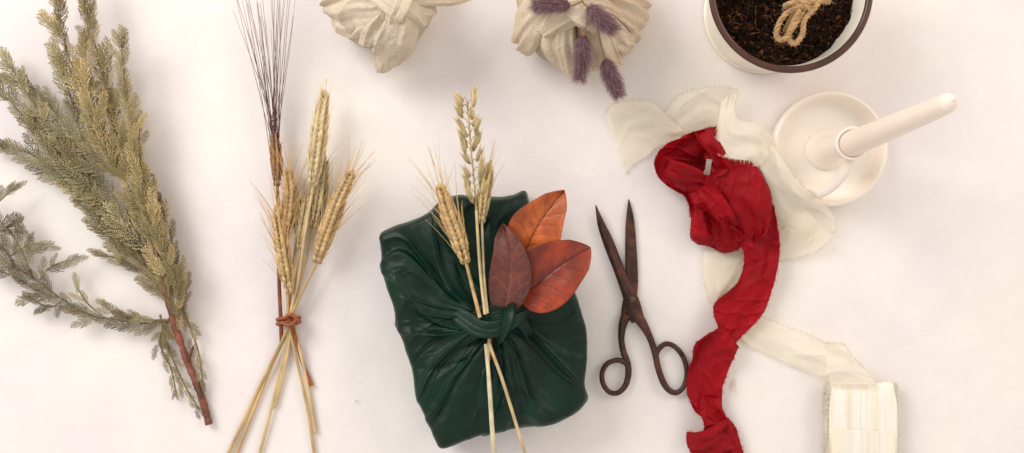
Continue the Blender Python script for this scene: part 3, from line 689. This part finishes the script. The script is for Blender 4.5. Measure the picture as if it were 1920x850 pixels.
sheetfan(mb,[(1300,392,46,1304,454,20),(1318,400,64,1322,460,22),(1336,408,38,1346,468,14),(1352,412,68,1366,472,24),(1372,424,46,1382,466,16),(1392,440,54,1392,458,26)],RC,seed=39,**{**kw,'amp':8})
sheetfan(mb,[(1288,362,34,1330,346,54),(1302,384,50,1356,368,64),(1316,404,42,1376,398,56),(1340,418,30,1388,420,44)],RC,seed=29,**{**kw,'amp':9})
sheetfan(mb,[(1298,250,52,1346,238,40),(1310,268,66,1350,262,58),(1330,288,60,1362,288,62),(1340,312,50,1380,318,54)],RC,seed=27,**{**kw,'amp':8})
rb=mk("ribbon",mb,M_red,None,label="crumpled crimson red silk ribbon with frayed edges on white cloth",cat="ribbon")

# ---------------- cream ribbon ----------------
CC=(255,247,229)
mb=MB()
kc=dict(amp=8,fq=2.6,sub=20,m=36,frayed=.9,fr_len=7,jag=.9,crk=1.6,long=.010)
kf={**kc,'amp':3,'crk':.8}
sheetfan(mb,[(1136,215,5,1172,325,5),(1150,197,8,1200,300,6),(1185,190,12,1215,290,8),(1222,192,18,1232,275,12),(1250,215,18,1262,268,14),(1268,232,16,1290,258,16)],CC,seed=41,**kc)
sheetfan(mb,[(1245,212,14,1272,262,14),(1275,180,28,1300,258,14),(1318,166,44,1330,250,16),(1352,164,48,1348,246,22),(1380,168,36,1352,248,28)],CC,seed=42,**kc)
sheetfan(mb,[(1382,168,38,1352,190,46),(1376,195,56,1345,240,58),(1385,225,66,1348,285,64),(1415,232,66,1385,300,72),(1440,250,56,1412,300,68),(1452,275,48,1410,318,58)],CC,seed=43,**kc)
sheetfan(mb,[(1425,252,50,1402,296,58),(1455,282,56,1410,345,48),(1482,320,60,1430,380,36),(1508,352,58,1450,412,28),(1550,385,40,1475,434,18),(1568,420,26,1492,449,12),(1562,440,14,1500,459,16)],CC,seed=44,**kc)
sheetfan(mb,[(1500,380,40,1560,446,22),(1480,410,26,1530,470,12),(1460,440,12,1490,484,6),(1420,440,5,1440,490,5),(1380,420,4,1400,494,4),(1340,450,4,1345,560,4)],CC,seed=45,**kf)
sheetfan(mb,[(1320,470,4,1400,480,4),(1318,510,4,1400,530,4),(1330,560,4,1400,580,4),(1350,590,4,1420,580,4)],CC,seed=46,**kf)
sheetfan(mb,[(1372,572,3,1385,630,3),(1398,578,5,1400,645,4),(1450,605,12,1440,665,6),(1500,622,20,1490,688,8),(1545,640,34,1538,706,14),(1585,648,46,1560,700,30)],CC,seed=47,**{**kc,'amp':5})
sheetfan(mb,[(1545,642,40,1556,722,32),(1580,646,50,1580,724,38),(1600,670,38,1610,722,38),(1625,695,32,1645,722,36)],CC,seed=48,**kc)
cb=mk("ribbon",mb,M_cream,None,label="sheer cream silk ribbon with frayed edges trailing to its roll",cat="ribbon")
mb=MB(); c0=R(1612,802,14); turns=6; nt_=turns*60; m_=60
tt=np.linspace(0,1,nt_); ph=tt*turns*2*math.pi+math.pi/2
hy=86-12*tt; hz=13-7*tt
xs=np.linspace(-1,1,m_)[None,:]
wd=(60+4*vn(tt*50,tt*0,3))[:,None]
sgp=lambda v,p: np.sign(v)*np.abs(v)**p
zz=(sgp(np.sin(ph),.8)*hz)[:,None]+2.8*vn(xs*2.2+0*tt[:,None],ph[:,None]*.8,4)+1.8*ridge(xs*5+.1*ph[:,None],ph[:,None]*.3,9,3)
yy=(sgp(np.cos(ph),.6)*hy)[:,None]+2.4*vn(xs*3+0*tt[:,None],ph[:,None]*.5,8)
XX=c0[0]+xs*wd+(2.5*vn(ph*1.5,ph*0,6))[:,None]
V=np.stack([XX,c0[1]+yy,np.maximum(c0[2]+zz+3,0.6)],-1)
stripe=np.clip(.5+.8*vn(xs*5+.05*ph[:,None],ph[:,None]*.15,12),0,1)[...,None]
C=lin((254,248,236))*(1-stripe)+lin((252,240,216))*stripe
mb.add(V.reshape(-1,3),grid_faces(nt_,m_),C.reshape(-1,3))
for i in range(0,nt_-1):
    for e,sg in ((0,-1),(m_-1,1)):
        for _ in range(5):
            p=V[i,e]+(V[i+1,e]-V[i,e])*random.random()
            hair(mb,p,np.array([sg,random.uniform(-.6,.6),random.uniform(-.3,.4)]),random.uniform(2,10),.4,lin((254,246,230)),seg=3)
mk("ribbon_roll",mb,M_cream2,cb)

# ---------------- candle holder ----------------
CW=(249,237,223)
ax=np.array([586.,143.,0.])
ch=empty("candle_holder",ax,"cream ceramic chamberstick with round saucer and curved handle","candle holder")
m=MB(); lathe(m,ax,cr([(0.01,5),(40,5),(68,5.5),(82,7),(89,12),(94,24),(98,31),(102,33),(105.5,30),(106,20),(101,6),(94,0),(0.01,0)],6),lin(CW),120); mk("saucer",m,M_ceramic,ch)
m=MB(); lathe(m,ax,cr([(38,5),(36,12),(30,20),(25,35),(23,70),(23.5,105),(27,122),(29.5,130),(28,134),(24.5,133),(22.5,128),(20,120),(0.01,118)],6),lin(CW),72); mk("socket",m,M_ceramic,ch)
m=MB()
hp=[np.append(R(1502,352,22),9),np.append(R(1524,362,34),10.5),np.append(R(1552,354,60),11.5),np.append(R(1578,330,86),11.5),np.append(R(1594,302,106),11),np.append(R(1600,278,118),9)]
P=cr(hp,12); tube(m,P[:,:3],P[:,3],lin(CW),18,flat=.7); mk("handle",m,M_ceramic,ch)
m=MB()
P=cr([(ax[0],ax[1],119,22.2),(ax[0],ax[1],134,22.5),(ax[0]+1,ax[1]+5,200,20.5),(ax[0]+1,ax[1]+12,300,18),(ax[0]+1,ax[1]+19,400,15.5),(ax[0]+1,ax[1]+23,448,13.5),(ax[0]+1,ax[1]+24,458,10),(ax[0]+1,ax[1]+24.5,463,5),(ax[0]+1,ax[1]+24.5,465,.5)],12)
tube(m,P[:,:3],P[:,3],lin((252,234,217)),40)
cd=mk("candle",m,M_wax,None,label="ivory tapered candle standing in the ceramic holder",cat="candle")
m=MB(); tube(m,np.array([[ax[0]+1,ax[1]+24.5,462],[ax[0]+1,ax[1]+25,466],[ax[0]+2,ax[1]+26,469]]),1.1,lin((235,225,205)),6); mk("wick",m,M_twine,cd)

# ---------------- pot ----------------
pa=np.array([472.,399.,0.])
pot=empty("flower_pot",pa,"cream glazed pot with brown rim filled with dark soil","flower pot")
m=MB(); lathe(m,pa,cr([(0.01,0),(104,0),(109,6),(116,40),(123,90),(131,135),(136,150),(132,156),(127,150),(122,130),(118,90)],8),lin((244,234,214)),140); mk("body",m,M_pot,pot)
m=MB(); ph=np.linspace(0,2*math.pi,25)
lathe(m,pa,[(133.5+6*math.cos(a),155+5.5*math.sin(a)) for a in ph],lin((80,44,28)),160); mk("rim",m,M_rim,pot)
m=MB(); nr_,nt2=90,260
rr=np.linspace(0.5,121,nr_)[:,None]; tt=(np.arange(nt2)/nt2*2*math.pi)[None,:]
xx=rr*np.cos(tt); yy=rr*np.sin(tt); zz=116+7*vn(xx/26,yy/26,1)+5*vn(xx/11,yy/11,2)+3.5*vn(xx/5,yy/5,3)
C=lin((42,27,18))*(1+.5*vn(xx/5,yy/5,4))[...,None]
m.add(np.stack([pa[0]+xx,pa[1]+yy,zz],-1).reshape(-1,3),grid_faces(nr_,nt2,True),np.clip(C,0,1).reshape(-1,3))
for i in range(3800):
    a=random.uniform(0,2*math.pi); r_=118*math.sqrt(random.random()); dx,dy=r_*math.cos(a),r_*math.sin(a)
    p=np.array([pa[0]+dx,pa[1]+dy,117+7*float(vn(dx/26,dy/26,1))+5*float(vn(dx/11,dy/11,2))+random.uniform(0,3)])
    s_=random.uniform(1.2,3.4)*(1 if random.random()<.9 else 1.8); q=rng.normal(0,1,(6,3)); q=q/np.linalg.norm(q,axis=1,keepdims=True)
    base=np.array([[1,0,0],[-1,0,0],[0,1,0],[0,-1,0],[0,0,1],[0,0,-1]])*s_*rng.uniform(.5,1.2,(6,1))+q*s_*.2
    cc=random.choice([(40,26,18),(32,20,15),(60,36,22),(104,62,32),(26,17,13),(44,29,20),(35,23,17)])
    m.add(p+base,np.array([[0,2,4],[2,1,4],[1,3,4],[3,0,4],[2,0,5],[1,2,5],[3,1,5],[0,3,5]]),lin(cc))
for i in range(60):
    a=random.uniform(0,2*math.pi); r_=112*math.sqrt(random.random()); p=np.array([pa[0]+r_*math.cos(a),pa[1]+r_*math.sin(a),124+random.uniform(0,5)])
    b=random.uniform(0,6.28); hair(m,p,np.array([math.cos(b),math.sin(b),.1]),random.uniform(6,20),.6,lin(random.choice([(138,92,54),(104,70,44)])),curve=rng.normal(0,.25,3)*np.array([1,1,.2]))
mk("soil",m,M_soil,pot,smooth=False)
m=MB(); 
for i in range(5):
    strand(m,[(1470+i*3,58-i*3,140),(1486+i*4,28,190),(1505+i*4,0,220),(1520+i*5,-30,240)],3.0,(160,130,80))
for i in range(7):
    strand(m,[(1500+i*3,0,225),(1492+i*5,-8,236),(1486+i*9,-16+4*(i%3),240)],1.6,(120,128,70))
stm=mk("plant_cutting",m,M_straw,None,label="plant stems bound with jute twine standing in the pot",cat="plant")
def twine(m,pts,r=4.2):
    P=cr([R(*q) for q in pts],14); k=len(P); a=np.arange(k)*.5
    T=np.gradient(P,axis=0); T/=np.linalg.norm(T,axis=1,keepdims=True)+1e-9; s=np.cross(T,[0.1,0.2,1]); s/=np.linalg.norm(s,axis=1,keepdims=True); u=np.cross(T,s)
    for o_ in (0,2.1,4.2):
        tube(m,P+s*(np.cos(a+o_)*r*.55)[:,None]+u*(np.sin(a+o_)*r*.55)[:,None],r*.62,lin((200,160,112))*random.uniform(.7,1.05),6)
    for i in range(0,k*3):
        hair(m,P[i%k],rng.normal(0,1,3),random.uniform(5,12),.3,lin((212,178,134)),seg=3)
m=MB()
twine(m,[(1515,-5,235),(1485,15,232),(1462,42,222),(1456,68,212),(1470,74,214),(1488,50,226),(1505,22,234)])
twine(m,[(1545,-10,232),(1528,14,236),(1508,38,230),(1504,64,220),(1490,82,212),(1478,70,214),(1486,45,226),(1500,18,238)])
twine(m,[(1470,12,232),(1490,5,238),(1515,6,238),(1535,2,230),(1555,4,220)])
twine(m,[(1478,22,230),(1500,12,240),(1520,16,236),(1532,8,228)])
mk("twine_bow",m,M_twine,stm)

# ---------------- petal ----------------
m=MB(); sheetfan(m,[(1376,710,2,1379,712,2),(1373,722,3,1378,724,2),(1376,734,2,1379,737,3)],(244,214,210),amp=.5,m=6,crk=0)
mk("petal",m,M_petal,None,label="tiny fallen pink petal on the white cloth",cat="petal")
m=MB()
grain(m,R(666,753,2),[1,.3,0],7,1.3,lin((240,218,180)))
mk("wheat_husk",m,M_ear,None,label="tiny loose wheat husk lying on white cloth",cat="husk")

# ---------------- lights / camera / world ----------------
w=bpy.data.worlds.new("World"); bpy.context.scene.world=w; w.use_nodes=True
bg=w.node_tree.nodes["Background"]; bg.inputs[0].default_value=(1.0,0.962,0.935,1); bg.inputs[1].default_value=0.72
def area(loc,size,power,col):
    l=bpy.data.lights.new("window_and_fill_light",'AREA'); l.shape='RECTANGLE'; l.size=size[0]; l.size_y=size[1]; l.energy=power; l.color=col
    o=bpy.data.objects.new("window_and_fill_light",l); link(o); o.location=loc
    from mathutils import Vector
    o.rotation_euler=(-Vector(loc)).to_track_quat('-Z','Y').to_euler()
area((-1.35,1.15,1.3),(1.2,1.0),29,(0.99,0.98,0.99))
area((1.5,0.9,1.2),(1.0,0.8),10,(1.0,0.84,0.72))  # added fill lamp that warms the right side; no window stands there
cam=bpy.data.cameras.new("camera"); co=bpy.data.objects.new("camera",cam); link(co)
cam.sensor_width=36; cam.lens=36*D/1920; co.location=(0,0,D*U); cam.clip_start=0.01; cam.clip_end=50
bpy.context.scene.camera=co
bpy.context.scene.view_settings.view_transform='Standard'; bpy.context.scene.view_settings.look='None'
